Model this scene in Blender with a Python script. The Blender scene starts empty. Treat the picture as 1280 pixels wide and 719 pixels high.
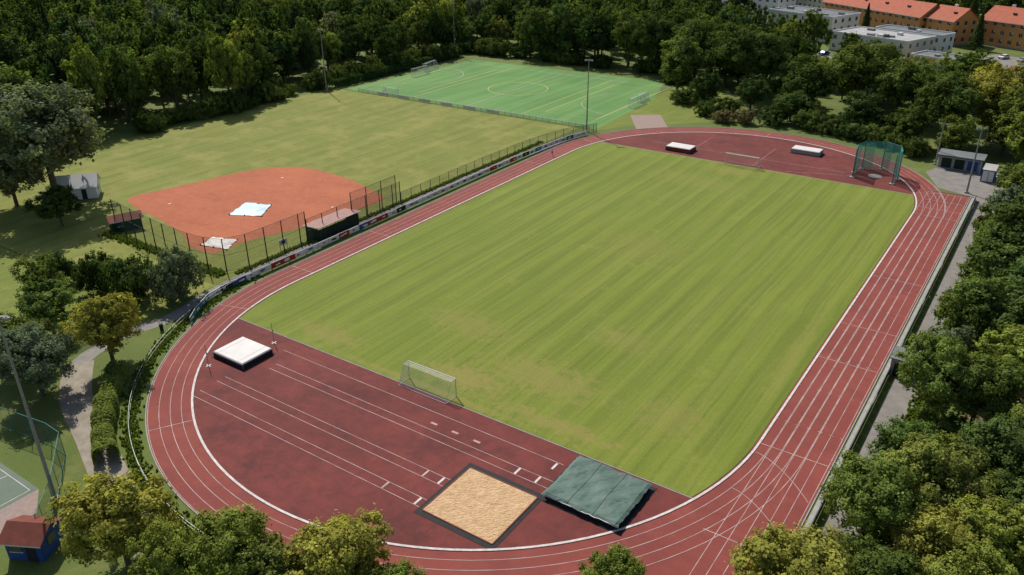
import bpy, bmesh, numpy as np, math, random
from mathutils import Vector, Matrix
random.seed(7); rng=np.random.default_rng(7)
S=bpy.context.scene; COL=S.collection
# ------------------------------------------------------------ materials
def srgb(r,g,b):
    f=lambda c:((c/255)/12.92 if c/255<=.04045 else ((c/255+.055)/1.055)**2.4)
    return (f(r),f(g),f(b),1)
class NT:
    def __init__(s,name):
        s.m=bpy.data.materials.new(name); s.m.use_nodes=True; s.t=s.m.node_tree
        s.b=s.t.nodes['Principled BSDF']; s.out=s.t.nodes['Material Output']
        s.b.inputs['Roughness'].default_value=.9; s.b.inputs['Specular IOR Level'].default_value=.2
    def n(s,typ,**k):
        x=s.t.nodes.new(typ)
        for a,v in k.items(): setattr(x,a,v)
        return x
    def l(s,a,b): s.t.links.new(a,b)
    def coord(s):
        if not hasattr(s,'tc'): s.tc=s.n('ShaderNodeTexCoord').outputs['Object']
        return s.tc
    def map(s,scale=(1,1,1),rot=0,loc=(0,0,0)):
        m=s.n('ShaderNodeMapping'); m.inputs['Scale'].default_value=scale; m.inputs['Rotation'].default_value=(0,0,rot); m.inputs['Location'].default_value=loc
        s.l(s.coord(),m.inputs[0]); return m.outputs[0]
    def noise(s,scale,detail=4,rough=.55,vec=None):
        m=s.n('ShaderNodeTexNoise'); m.inputs['Scale'].default_value=scale; m.inputs['Detail'].default_value=detail; m.inputs['Roughness'].default_value=rough
        s.l(vec if vec is not None else s.coord(),m.inputs['Vector']); return m.outputs['Fac']
    def ramp(s,fac,a,b,ca=(0,0,0,1),cb=(1,1,1,1)):
        r=s.n('ShaderNodeValToRGB'); e=r.color_ramp.elements; e[0].position=a;e[0].color=ca;e[1].position=b;e[1].color=cb
        s.l(fac,r.inputs[0]); return r.outputs[0]
    def math(s,op,a,b=0.,c=0.):
        m=s.n('ShaderNodeMath',operation=op)
        for i,v in enumerate((a,b,c)):
            if hasattr(v,'links'): s.l(v,m.inputs[i])
            else: m.inputs[i].default_value=v
        return m.outputs[0]
    def mix(s,fac,a,b,mode='MIX'):
        m=s.n('ShaderNodeMix',data_type='RGBA',blend_type=mode)
        for i,v in ((0,fac),(6,a),(7,b)):
            if hasattr(v,'links'): s.l(v,m.inputs[i])
            else: m.inputs[i].default_value=v
        return m.outputs[2]
    def bump(s,h,st=.3,d=.05):
        m=s.n('ShaderNodeBump'); m.inputs['Strength'].default_value=st; m.inputs['Distance'].default_value=d
        s.l(h,m.inputs['Height']); s.l(m.outputs[0],s.b.inputs['Normal'])
    def col(s,c): s.l(c,s.b.inputs['Base Color']); return s.m
def mul(c,k): return tuple(x*k for x in c[:3])+(1,)
def mat(name,c,c2=None,scale=2.,rough=.8,spec=.2,metal=0.):
    t=NT(name); c2=c2 or mul(c,.7)
    t.b.inputs['Roughness'].default_value=rough; t.b.inputs['Specular IOR Level'].default_value=spec; t.b.inputs['Metallic'].default_value=metal
    f=t.ramp(t.noise(scale,5,.6),.3,.7); return t.col(t.mix(f,c,c2))
def grass(name,base,light,dry,stripe_axis=None,period=4.5,stripe=.12,drymin=.6,wear=None,streak=.25,wheel=0.):
    t=NT(name)
    big=t.ramp(t.noise(.05,4,.6),.35,.68)
    c=t.mix(big,base,light)
    med=t.ramp(t.noise(.4,6,.7),.35,.7); c=t.mix(t.math('MULTIPLY',med,.35),c,mul(base,.74))
    if stripe_axis is not None:
        sp=t.n('ShaderNodeSeparateXYZ'); t.l(t.map(rot=stripe_axis),sp.inputs[0]); x=sp.outputs[0]
        wob=t.math('MULTIPLY',t.noise(.05,2),1.6)
        xw=t.math('ADD',x,wob)
        s=t.math('SINE',t.math('MULTIPLY',xw,2*math.pi/period))
        s=t.math('MULTIPLY_ADD',t.math('MAXIMUM',t.math('MINIMUM',t.math('MULTIPLY',s,2.5),1.),-1.),.5,.5)
        amt=t.math('MULTIPLY',t.ramp(t.noise(.03,2),.25,.55),stripe)
        c=t.mix(t.math('MULTIPLY',s,amt),c,mul(base,.5))
        st=t.ramp(t.noise(1.,5,.6,t.map((1.1,.025,1),rot=stripe_axis)),.45,.62)
        c=t.mix(t.math('MULTIPLY',st,streak),c,dry)
        st=t.ramp(t.noise(1.,4,.6,t.map((2.2,.04,1),rot=stripe_axis,loc=(31,5,0))),.5,.66)
        c=t.mix(t.math('MULTIPLY',st,streak*1.1),c,mul(base,.6))
        if wheel:
            w=t.math('SINE',t.math('MULTIPLY',xw,2*math.pi/(period*.5)))
            w=t.ramp(w,.72,.95); w=t.math('MULTIPLY',w,t.ramp(t.noise(.09,5,.7,t.map((1,.35,1),loc=(4,9,0))),.4,.6))
            c=t.mix(t.math('MULTIPLY',w,wheel),c,mul(base,.42))
    d=t.ramp(t.noise(.13,8,.72,t.map(loc=(17,3,0))),drymin,drymin+.14); c=t.mix(t.math('MULTIPLY',d,.65),c,dry)
    if wear:
        for (wx,wy,rx,ry,a) in wear:
            m=t.map((1/rx,1/ry,0),loc=(-wx/rx,-wy/ry,0)); ln=t.n('ShaderNodeVectorMath',operation='LENGTH'); t.l(m,ln.inputs[0])
            f=t.math('SUBTRACT',1.0,ln.outputs['Value']); f=t.math('ADD',f,t.math('MULTIPLY_ADD',t.noise(.7,8,.8),2.8,-1.75))
            f=t.ramp(f,.05,.4); c=t.mix(t.math('MULTIPLY',f,a),c,t.mix(t.noise(1.5,4,.7),srgb(158,134,86),srgb(140,122,72)))
    fi=t.noise(4.,6,.85); c=t.mix(.5,c,t.mix(t.ramp(fi,.3,.7),mul(base,.68),light))
    t.bump(fi,.6,.1); return t.col(c)
M={}
M['ground']=grass('meadow_ground_grass',srgb(82,98,44),srgb(108,118,58),srgb(138,130,82),drymin=.52)
M['field']=grass('football_grass',srgb(104,121,41),srgb(126,136,53),srgb(152,146,80),0.,4.,.6,.58,
    wear=[(2,-49.5,12,5,.95),(10,-44,16,7,.7),(0,48,12,5,.6),(17,-51.5,15,2.8,.85),(-20,-51,12,3.5,.7),(2,0,14,12,.3),(27,-43,8,9,.45),(-6,-38,14,6,.5),(0,-53.6,33,1.2,.8),(0,52.3,33,1.,.6),(-4,38,22,8,.3),(14,-30,10,6,.35),(34,-20,2,30,.4)],streak=.34,wheel=.5)
M['outfield']=grass('baseball_grass',srgb(106,117,48),srgb(129,134,60),srgb(162,149,90),0.,5.,.45,.48,streak=.32,wheel=.25)
M['lawn']=grass('lawn_grass',srgb(98,114,43),srgb(122,132,55),srgb(150,140,84),.6,5.,.2,.52,wheel=.2)
def trackmat(name,c1,c2,stain,k=.45):
    t=NT(name); f=t.ramp(t.noise(.1,6,.68),.35,.66); c=t.mix(f,c1,c2)
    f=t.ramp(t.noise(.7,7,.75),.42,.75); c=t.mix(t.math('MULTIPLY',f,k),c,stain)
    f=t.ramp(t.noise(.16,9,.72,t.map(loc=(3,8,0))),.5,.62); c=t.mix(t.math('MULTIPLY',f,k),c,stain)
    f=t.ramp(t.noise(1.,5,.65,t.map((.06,1.4,1))),.5,.72); c=t.mix(t.math('MULTIPLY',f,.25),c,stain)
    f=t.ramp(t.noise(.25,8,.75,t.map(loc=(9,2,0))),.54,.68); c=t.mix(t.math('MULTIPLY',f,.32),c,mul(c1,1.5))
    f=t.ramp(t.noise(9,4,.8),.3,.7); c=t.mix(t.math('MULTIPLY',f,.15),c,mul(c1,1.6))
    t.b.inputs['Roughness'].default_value=.85
    return t.col(c)
M['track']=trackmat('tartan_track',srgb(132,68,59),srgb(119,58,52),srgb(98,52,48),.35)
M['dzone']=trackmat('tartan_dzone',srgb(118,57,51),srgb(95,46,43),srgb(66,38,38),.6)
M['white']=mat('white_line_paint',(.66,.62,.59,1),(.42,.36,.34,1),1.5)
M['linepaint']=mat('worn_line_paint',(.55,.46,.43,1),(.30,.2,.18,1),.6)
M['yellow']=mat('yellow_line_paint',(.56,.46,.12,1),(.42,.36,.1,1))
M['asphalt']=mat('path_asphalt',srgb(136,130,124),srgb(114,110,104),.6)
M['gravel']=mat('gravel_path',srgb(150,140,126),srgb(124,114,100),.8)
M['dirt']=mat('bare_soil',srgb(146,126,102),srgb(100,96,66),.35)
M['paver']=mat('red_pavers',srgb(152,132,122),srgb(134,114,106),2)
M['court']=mat('court_surface',srgb(104,116,100),srgb(92,104,90),.4)
t=NT('red_clay'); c=t.mix(t.ramp(t.noise(.1,6,.65),.35,.68),srgb(170,98,68),srgb(154,86,60))
c=t.mix(t.math('MULTIPLY',t.ramp(t.noise(.9,8,.8),.45,.7),.45),c,srgb(184,122,90))
c=t.mix(t.math('MULTIPLY',t.ramp(t.noise(.2,8,.75,t.map(loc=(5,1,0))),.52,.66),.4),c,srgb(138,78,56))
c=t.mix(t.math('MULTIPLY',t.ramp(t.noise(1.,4,.6,t.map((.08,1.6,1),rot=.5)),.5,.7),.25),c,srgb(140,76,54)); M['clay']=t.col(c)
t=NT('pit_sand'); n=t.noise(.9,9,.8); c=t.mix(t.ramp(n,.35,.65),srgb(214,180,140),srgb(188,152,112)); t.bump(n,1.,.25); M['sand']=t.col(c)
t=NT('artificial_turf'); c=t.mix(t.ramp(t.noise(.05,5,.6),.35,.7),srgb(82,120,64),srgb(98,136,74))
st=t.ramp(t.noise(1.,3,.6,t.map((.35,.02,1))),.45,.6); c=t.mix(t.math('MULTIPLY',st,.4),c,srgb(114,148,88)); M['turf']=t.col(c)
M['matgreen']=mat('green_tarp',srgb(90,112,102),srgb(74,94,86),.5,.6)
M['matwhite']=mat('white_mat_cover',(.66,.63,.60,1),(.56,.53,.50,1),.6,.6)
M['dark']=mat('dark_rubber',(.03,.03,.032,1))
M['metal']=mat('galvanised_metal',(.30,.31,.31,1),(.22,.23,.23,1),3,.5,.4,.3)
M['alu']=mat('white_aluminium',(.68,.68,.67,1),(.58,.58,.57,1),3,.5,.4)
M['dgreen']=mat('dark_green_paint',srgb(34,52,42),srgb(26,42,36),2,.6)
M['concrete']=mat('concrete',(.34,.33,.31,1),(.25,.24,.23,1),1.)
M['blue']=mat('blue_paint',srgb(50,84,150),srgb(40,66,120),2,.6)
M['teal']=mat('teal_paint',srgb(50,130,130),srgb(40,110,112),2,.6)
M['red']=mat('red_paint',srgb(170,50,45),srgb(140,40,38),2,.6)
M['yel']=mat('yellow_board',srgb(215,180,60),None,2,.6)
M['pinkroof']=mat('faded_red_roof',srgb(186,150,142),srgb(166,128,120),1.2)
M['brownroof']=mat('brown_roof',srgb(122,66,54),srgb(100,54,46),1.2)
M['tarpw']=mat('sky_tinted_tarpaulin',(.42,.58,.67,1),(.54,.66,.72,1),.5,.5)  # white tarp with blue sky light mixed into its colour
M['bark']=mat('tree_bark',(.13,.10,.075,1),(.07,.055,.04,1),3)
M['orange']=mat('orange_render',srgb(214,150,92),srgb(204,140,84),.3)
M['cream']=mat('cream_render',(.62,.58,.5,1),(.55,.51,.45,1),.3)
M['whitewall']=mat('white_render',(.72,.71,.69,1),(.62,.61,.6,1),.3)
M['terracotta']=mat('terracotta_tiles',srgb(176,100,76),srgb(154,86,64),.8)
M['flatroof']=mat('flat_roof_gravel',srgb(172,170,166),srgb(148,146,144),.3)
M['greyroof']=mat('grey_roof_felt',srgb(116,118,120),srgb(100,102,104),.3)
M['glass']=mat('window_glass',(.05,.06,.07,1),(.03,.04,.05,1),1,.15,.6)
M['silver']=mat('silver_car_paint',(.35,.36,.38,1),(.33,.34,.36,1),1,.3,.5,.3)
def netmat(name,c,op):
    t=NT(name); t.b.inputs['Base Color'].default_value=c
    tr=t.n('ShaderNodeBsdfTransparent'); mx=t.n('ShaderNodeMixShader')
    f=t.math('MULTIPLY_ADD',t.noise(2.5,3),.3,op-.15); t.l(f,mx.inputs[0])
    t.l(tr.outputs[0],mx.inputs[1]); t.l(t.b.outputs[0],mx.inputs[2]); t.l(mx.outputs[0],t.out.inputs[0]); return t.m
M['wire']=netmat('chain_link_wire',(.09,.12,.10,1),.27)
M['netgreen']=netmat('throwing_net',srgb(100,176,158),.5)
M['netwhite']=netmat('goal_net',(.6,.6,.6,1),.2)
GR={'dark':(.068,.104,.030),'mid':(.108,.152,.040),'light':(.17,.222,.050),'yellow':(.23,.25,.058),'grey':(.175,.208,.115),'brown':(.22,.18,.08)}
def leafmat(key,c):
    t=NT('leaf_foliage_'+key); t.t.nodes.remove(t.b); oi=t.n('ShaderNodeObjectInfo'); at=t.n('ShaderNodeAttribute',attribute_name='tint')
    a=(c[0]*.68,c[1]*.78,c[2]*.9,1); b=(c[0]*1.4,c[1]*1.2,c[2]*1.05,1)
    col=t.mix(oi.outputs['Random'],a,b); col=t.mix(1.,col,at.outputs['Color'],'MULTIPLY')
    df=t.n('ShaderNodeBsdfDiffuse'); t.l(col,df.inputs[0])
    tr=t.n('ShaderNodeBsdfTranslucent'); t.l(t.mix(1.,col,(1.2,1.3,.6,1),'MULTIPLY'),tr.inputs[0]); mx=t.n('ShaderNodeMixShader'); mx.inputs[0].default_value=.34
    t.l(df.outputs[0],mx.inputs[1]); t.l(tr.outputs[0],mx.inputs[2]); t.l(mx.outputs[0],t.out.inputs[0]); return t.m
LM={k:leafmat(k,c) for k,c in GR.items()}; M['leaf']=LM['mid']
# ------------------------------------------------------------ mesh builder
class MB:
    def __init__(s,name): s.name=name; s.v=[]; s.f=[]; s.mi=[]; s.ms=[]
    def m(s,k):
        if k not in s.ms: s.ms.append(k)
        return s.ms.index(k)
    def face(s,ps,k):
        i=len(s.v); s.v+= [tuple(p) for p in ps]; s.f.append(tuple(range(i,i+len(ps)))); s.mi.append(s.m(k))
    def box(s,c,d,k,rot=0.,topk=None):
        cx,cy,cz=c; a,b,h=d[0]/2,d[1]/2,d[2]/2; co,si=math.cos(rot),math.sin(rot)
        P=[(cx+x*co-y*si,cy+x*si+y*co,cz+z) for z in(-h,h) for x,y in((-a,-b),(a,-b),(a,b),(-a,b))]
        i=len(s.v); s.v+=P
        for q,kk in (((3,2,1,0),k),((4,5,6,7),topk or k),((0,1,5,4),k),((1,2,6,5),k),((2,3,7,6),k),((3,0,4,7),k)):
            s.f.append(tuple(i+j for j in q)); s.mi.append(s.m(kk))
    def tube(s,p,q,r0,r1,k,n=6):
        p=Vector(p);q=Vector(q);d=(q-p).normalized(); a=d.orthogonal().normalized(); b=d.cross(a); i=len(s.v)
        for c,r in((p,r0),(q,r1)):
            for j in range(n):
                w=2*math.pi*j/n; s.v.append(tuple(c+a*math.cos(w)*r+b*math.sin(w)*r))
        for j in range(n):
            s.f.append((i+j,i+(j+1)%n,i+n+(j+1)%n,i+n+j)); s.mi.append(s.m(k))
        s.f.append(tuple(i+n+j for j in range(n))); s.mi.append(s.m(k))
    def strip(s,pts,w,z,k,closed=False,h=0.):
        P=[Vector((p[0],p[1])) for p in pts]; n=len(P); Lp=[];Rp=[]
        for i in range(n):
            a=P[(i-1)%n] if (closed or i>0) else P[i]; b=P[(i+1)%n] if (closed or i<n-1) else P[i]
            t=(b-a).normalized(); nn=Vector((-t.y,t.x)); Lp.append(P[i]+nn*w/2);Rp.append(P[i]-nn*w/2)
        for i in range(n if closed else n-1):
            j=(i+1)%n
            s.face([(*Rp[i],z+h),(*Rp[j],z+h),(*Lp[j],z+h),(*Lp[i],z+h)],k)
            if h:
                s.face([(*Rp[i],z),(*Rp[j],z),(*Rp[j],z+h),(*Rp[i],z+h)],k); s.face([(*Lp[j],z),(*Lp[i],z),(*Lp[i],z+h),(*Lp[j],z+h)],k)
    def build(s,parent=None,loc=None):
        me=bpy.data.meshes.new(s.name); me.from_pydata(s.v,[],s.f)
        for k in s.ms: me.materials.append(M[k])
        me.polygons.foreach_set('material_index',s.mi); me.update()
        o=bpy.data.objects.new(s.name,me); COL.objects.link(o)
        if parent: o.parent=parent
        if loc: o.location=loc
        return o
def flat(name,pts,z,k):
    bm=bmesh.new(); vs=[bm.verts.new((p[0],p[1],z)) for p in pts]; f=bm.faces.new(vs); f.normal_update()
    if f.normal.z<0: f.normal_flip()
    bmesh.ops.triangulate(bm,faces=bm.faces[:]); me=bpy.data.meshes.new(name); bm.to_mesh(me); bm.free(); me.materials.append(M[k])
    o=bpy.data.objects.new(name,me); COL.objects.link(o); return o
def smooth(pts,n=8,closed=True):
    N=len(pts); out=[]; P=[np.array(p,float) for p in pts]
    for i in range(N if closed else N-1):
        if closed: a,b,c,d=P[i-1],P[i],P[(i+1)%N],P[(i+2)%N]
        else: a,b,c,d=P[max(i-1,0)],P[i],P[i+1],P[min(i+2,N-1)]
        for k in range(n):
            t=k/n; out.append(tuple(.5*((2*b)+(-a+c)*t+(2*a-5*b+4*c-d)*t*t+(-a+3*b-3*c+d)*t**3)))
    if not closed: out.append(tuple(P[-1]))
    return out
R0=36.68; LH=41.9
def stad(R,n=64,Lh=LH):
    o=[]
    for i in range(n+1): t=math.pi*i/n; o.append((R*math.cos(t),Lh+R*math.sin(t)))
    for i in range(n+1): t=math.pi*i/n; o.append((-R*math.cos(t),-Lh-R*math.sin(t)))
    return o
def arc(R,a0,a1,cy,n=40): return [(R*math.cos(math.radians(a0+(a1-a0)*i/n)),cy+R*math.sin(math.radians(a0+(a1-a0)*i/n))) for i in range(n+1)]
# ------------------------------------------------------------ ground sheets
flat('ground',[(-2500,-2500),(2500,-2500),(2500,2500),(-2500,2500)],0,'ground')
flat('baseball_outfield_lawn',[(-134,-60),(-45.9,-60),(-45.9,61),(-134,61)],.01,'outfield')
cl=smooth([(-93,-34.1),(-92.1,-24.8),(-87.4,-7.1),(-79.4,-0.5),(-67.2,-0.6),(-56.6,-3.4),(-50.9,-6.5),(-51.2,-14.6),(-52.3,-23.7),(-56.1,-34.9),(-56.6,-41.5),(-63,-42),(-66.9,-39.8),(-78,-37.2)])
flat('infield_clay',[(x+random.uniform(-.15,.15),y+random.uniform(-.15,.15)) for x,y in cl],.02,'clay')
flat('verge_lawn',[(-45.5,-100),(-45.5,-59.9),(-134,-59.9),(-134,-130),(-45.5,-130)],.01,'lawn')
tp=arc(R0+4.98,0,180,LH,64)+arc(R0+4.98,180,360,-LH,64)
flat('running_track',tp,.022,'track')
flat('sprint_straight_surface',[(36.9,-72),(44.2,-72),(44.2,57.5),(36.9,57.5)],.028,'track')
flat('track_apron',[(26,-74.6),(36.95,-73),(36.95,-58)],.016,'track')
inn=R0-.12
flat('discus_zone_surface',arc(inn,0,180,LH,64),.034,'dzone')
flat('jump_zone_surface',arc(inn,180,360,-LH,64),.034,'dzone')
gi=R0-.35
yN,yF=-54.5,52.7
def circx(y,R): d=abs(y)-LH; return math.sqrt(R*R-d*d)
aN=math.degrees(math.asin((abs(yN)-LH)/gi)); aF=math.degrees(math.asin((yF-LH)/gi))
g=arc(gi,0,aF,LH,10)+arc(gi,180-aF,180,LH,10)+arc(gi,180,180+aN,-LH,10)+arc(gi,360-aN,360,-LH,10)
flat('football_pitch_grass',g,.05,'field')
# markings
mk=MB('lane_markings')
mk.strip(stad(R0),.26,.04,'white',True,.05)
LW=.06
for k in range(1,5): mk.strip(stad(R0+1.22*k),LW,.034,'linepaint',True)
for k in range(0,7): mk.strip([(R0+1.22*k+(.1 if k<5 else 0),-71.5 if k else -42),(R0+1.22*k+(.1 if k<5 else 0),57)],LW,.040,'linepaint')
def cross(y,w=.08,x0=R0+.1,x1=R0+7.3,k='linepaint'): mk.box(((x0+x1)/2,y,.044),(x1-x0,w,.004),k)
for y in (-42.1,56.4,42.,46.4,51.5,9.5,-9,-20,-58): cross(y,.08)
for i in range(10):
    y=40-8.5*i
    for k in range(6): mk.box((R0+1.22*k+.2,y,.045),(.15,.08,.004),'linepaint'); mk.box((R0+1.22*k+1.08,y,.045),(.15,.08,.004),'linepaint')
def radial(a,cy,r0=R0+.15,r1=R0+4.9,w=.08):
    a=math.radians(a); d=(math.cos(a),math.sin(a)); mk.strip([(d[0]*r0,cy+d[1]*r0),(d[0]*r1,cy+d[1]*r1)],w,.042,'linepaint')
for a in (196,240,285): radial(a,-LH)
for a in (20,95,165): radial(a,LH)
for y in (30,-20,-38): mk.strip([(-R0-.15,y),(-R0-4.88,y)],.08,.042,'linepaint')
for off in (0,7): mk.strip([(R0+.2+7.0*(i/14),-LH-2-off-5*(i/14)**1.6) for i in range(15)],.06,.046,'linepaint')
for y in (-70.6,-69.4,-66.9,-65.7,-61.3,-60.1): mk.strip([(-23 if y<-65 else -20,y),(13.0 if y<-62 else 21.5,y)],.06,.044,'linepaint')
for y in (-57.2,): mk.strip([(-22,y),(21,y)],.06,.044,'linepaint')
for x,y,l in ((20,-60.7,1.1),(17.5,-60.7,1.1),(20.3,-57.9,1.1),(11.9,-70,1.1),(11.9,-66.3,1.1)): mk.box((x,y,.046),(.25,l,.004),'white')
for x,y in ((9.8,-66.3),(7.6,-70)): mk.box((x,y,.046),(.2,1.1,.004),'linepaint')
for x in (5,8,11): mk.box((x,-59,.046),(.9,.3,.004),'pinkroof')
for x in (-14,2): mk.strip([(x,54),(x,70)],.06,.044,'linepaint')
mk.strip([(-25,60),(20,60)],.06,.044,'linepaint')
mk.strip([(26,60),(9,54)],.06,.044,'linepaint')
mk.build()
e=MB('pitch_edge_kerb'); e.strip([(-circx(yN,inn),yN-.1),(circx(yN,inn),yN-.1)],.12,.034,'concrete',False,.03); e.strip([(-circx(yF,inn),yF+.1),(circx(yF,inn),yF+.1)],.12,.034,'concrete',False,.03); e.build()
oa=R0+5.06
e=MB('track_outer_kerb'); e.strip(arc(oa,0,180,LH,60)+arc(oa,180,309,-LH,60),.12,0,'concrete',False,.09); e.strip([(44.3,-71),(44.3,57.6),(37,57.6)],.12,0,'concrete',False,.1); e.build()
# ------------------------------------------------------------ paths
p=MB('park_path')
p.strip(smooth([(-36,55),(-42.6,44),(-45.0,25),(-45.1,-20),(-45,-45),(-43.6,-54),(-42.4,-60),(-43.5,-67),(-41,-74.5),(-34,-78.6),(-25,-81.6),(-15.5,-85),(-6,-88.5),(6,-91),(24,-90)],8,False),2.4,.018,'asphalt'); p.build()
p=MB('gravel_path'); p.strip(smooth([(-41.5,-74),(-34,-78.7),(-25,-81.9),(-16,-85.2),(-6,-88.7)],8,False),3.6,.024,'gravel'); p.build()
p=MB('promenade'); p.strip(smooth([(44,-90),(47.4,-60),(47.6,-20),(47.6,20),(47.2,50)],8,False),3.2,.018,'asphalt'); p.build()
flat('service_yard',[(37,79),(34,70),(38,60),(44.8,57.7),(44.8,50),(50,50),(52,72),(44,80)],.014,'asphalt')
flat('bare_ground',smooth([(52,-45),(54,-30),(56,-15),(62,-8),(66,-20),(60,-34),(58,-60),(53,-62)]),.012,'dirt')
flat('far_bank_lawn',[(-45,61.5),(-45,125),(-30,125),(-20,84),(-36,70),(-40.5,61.5)],.011,'lawn')
flat('paved_pad',[(-40.8,80),(-34,84.5),(-26,72.2),(-33,68)],.02,'paver')
p=MB('access_road'); p.strip(smooth([(90,190),(40,190),(0,186),(-40,208),(-80,234),(-140,262)],8,False),9,.02,'asphalt'); p.build()
flat('car_park',[(20,206),(52,190),(62,214),(30,232)],.026,'asphalt')
r=MB('track_railing')
ring=arc(43.4,180,309,-LH,50)
for i in range(50):
    a,b=ring[i],ring[i+1]; r.tube((*a,0),(*a,1.05),.025,.025,'metal'); r.tube((*a,1.05),(*b,1.05),.022,.022,'metal',4); r.tube((*a,.55),(*b,.55),.015,.015,'metal',4)
r.build()
bf=MB('advertising_board_fence')
bl=smooth([(-38.3,-59.5),(-41.2,-55.5),(-43.0,-50),(-43.2,-30),(-43.3,0),(-43.4,16),(-43.2,34),(-42.4,48),(-40.2,58)],16,False)
def resample(P,step):
    P=[Vector((a[0],a[1])) for a in P]; out=[P[0]]; acc=0
    for a,b in zip(P,P[1:]):
        L=(b-a).length; d=step-acc
        while d<=L: out.append(a+(b-a)*(d/L)); d+=step
        acc=(acc+L)%step
    return out
q=resample(bl,2.5); cols=['alu','alu','matwhite','alu','blue','alu','dgreen','matwhite','alu','red','alu','teal','alu','dark','alu','matwhite']
for i,(a,b) in enumerate(zip(q,q[1:])):
    bf.tube((*a,0),(*a,1.15),.04,.04,'metal')
    d=(b-a); ang=math.atan2(d.y,d.x); c=(a+b)/2
    k=random.choice(cols) if i>2 else 'teal'
    bf.box((c.x,c.y,.62),(2.42,.05,.9),k,ang)
    n=Vector((d.y,-d.x)).normalized()
    for s_ in (1,-1):
        for j in range(random.randint(1,3)):
            kk=random.choice(['blue','red','dark','dgreen','teal']) if k in('alu','matwhite') else 'alu'
            w=random.uniform(.3,1.1); off=random.uniform(-.6,.6); dn=d.normalized()
            bf.box((c.x+n.x*s_*(.04+.004*j)+dn.x*off,c.y+n.y*s_*(.04+.004*j)+dn.y*off,.62+random.uniform(-.1,.1)),(w,.012,random.uniform(.15,.4)),kk,ang)
    bf.tube((*a,1.13),(*b,1.13),.03,.03,'alu',4)
bf.build()
def meshfence(name,pts,h,step,k='wire',post='dgreen',rails=2,rp=.05):
    f=MB(name); q=resample(pts,step)
    if (q[-1]-Vector(pts[-1][:2])).length>.5: q.append(Vector(pts[-1][:2]))
    for i,a in enumerate(q):
        f.tube((*a,0),(*a,h+.05),rp,rp*.8,post)
        if i<len(q)-1:
            b=q[i+1]; f.face([(*a,.05),(*b,.05),(*b,h),(*a,h)],k)
            for j in range(rails): z=h*(1-j/max(1,rails-1)*.95) if rails>1 else h; f.tube((*a,z),(*b,z),.03,.03,post,4)
    return f.build()
meshfence('backstop_fence',[(-80,-44.5),(-63,-46.6),(-54,-47),(-48.5,-46.2),(-46.8,-42),(-46.6,-30)],5.8,3.6,rp=.1,rails=3)
meshfence('backstop_fence',[(-46.5,-29.9),(-46.5,-8),(-46.6,-6)],4.4,3.6,rp=.09,rails=3)
meshfence('chain_link_fence',[(-46.6,-5.8),(-46.8,20),(-46.2,40),(-44,52),(-40,60)],2.2,3,rp=.06)
meshfence('ball_stop_fence',[(-46.9,-18.8),(-46.9,-6.4)],5.8,4,rp=.09)
meshfence('court_fence',[(-60,-88.6),(-36,-86.8),(-25,-85),(-17.4,-90.2),(-13.8,-93.6)],3.,3,post='teal',rp=.04)
meshfence('court_boundary_fence',[(-45,-70),(-46,-78),(-60,-88)],1.6,3)
# turf field
flat('artificial_turf_field',[(-129,62.3),(-41.5,62.3),(-43.5,100),(-51,124),(-125,122)],.02,'turf')
tm=MB('turf_markings')
def rect(x0,y0,x1,y1,k,w=.14,z=.028): tm.strip([(x0,y0),(x1,y0),(x1,y1),(x0,y1)],w,z,k,True)
rect(-123,65,-46,117,'linepaint',.2); tm.strip([(-84.5,65),(-84.5,117)],.2,.032,'linepaint'); tm.strip([(-84.5+x,91+y) for x,y in arc(9.15,0,360,0,40)],.2,.036,'yellow')
rect(-62,71,-46.2,111,'yellow',.2,.034); rect(-122.8,71,-107,111,'yellow',.2,.034)
tm.strip([(-104,65.2),(-104,116.8)],.2,.04,'yellow'); tm.strip([(-66,65.2),(-66,116.8)],.2,.04,'yellow')
for cx in(-123,-46): tm.strip([(cx+ (1 if cx<-80 else -1)*x,91+y) for x,y in arc(14,-88,88,0,20)],.18,.044,'linepaint')
tm.build()
f=MB('turf_barrier'); 
for i in range(41):
    x=-123+2*i; f.tube((x,61.6,0),(x,61.6,1.1),.04,.04,'metal')
    if i<40: f.tube((x,61.6,1.1),(x+2,61.6,1.1),.035,.035,'alu',4); f.face([(x,61.6,.05),(x+2,61.6,.05),(x+2,61.6,1.05),(x,61.6,1.05)],'wire')
    if 3<i<26 and i%4<2: f.box((x+1,61.55,.55),(1.9,.04,.7),'matwhite')
f.build()
# ------------------------------------------------------------ goals
def goal(name,x,y,rot,w=7.32,h=2.44,d=2.,z=.05):
    g=MB(name); r=.06; a=w/2
    for s_ in(-a,a):
        g.tube((s_,0,0),(s_,0,h),r,r,'alu'); g.tube((s_,0,h),(s_,-.9,h),.03,.03,'alu'); g.tube((s_,-.9,h),(s_,-d,0),.03,.03,'alu'); g.tube((s_,0,.03),(s_,-d,.03),.03,.03,'alu')
        g.face([(s_,0,0),(s_,-d,0),(s_,-.9,h),(s_,0,h)],'netwhite')
    g.tube((-a-r,0,h),(a+r,0,h),r,r,'alu'); g.tube((-a,-d,.03),(a,-d,.03),.03,.03,'alu')
    g.face([(-a,-d,0),(a,-d,0),(a,-.9,h),(-a,-.9,h)],'netwhite'); g.face([(-a,0,h-.02),(a,0,h-.02),(a,-.9,h-.02),(-a,-.9,h-.02)],'netwhite')
    o=g.build(loc=(x,y,z)); o.rotation_euler=(0,0,rot); return o
goal('football_goal',0,-53.2,0); goal('football_goal',0,52.1,math.pi)
goal('football_goal',-45,91,math.pi/2*-1+math.pi); goal('football_goal',-124,91,math.pi/2); goal('football_goal',-127,100,math.pi/2+.2)
goal('training_goal',-112,64.5,0,5,2,1.5); goal('training_goal',-46,97,math.pi/2,5,2,1.5)
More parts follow.
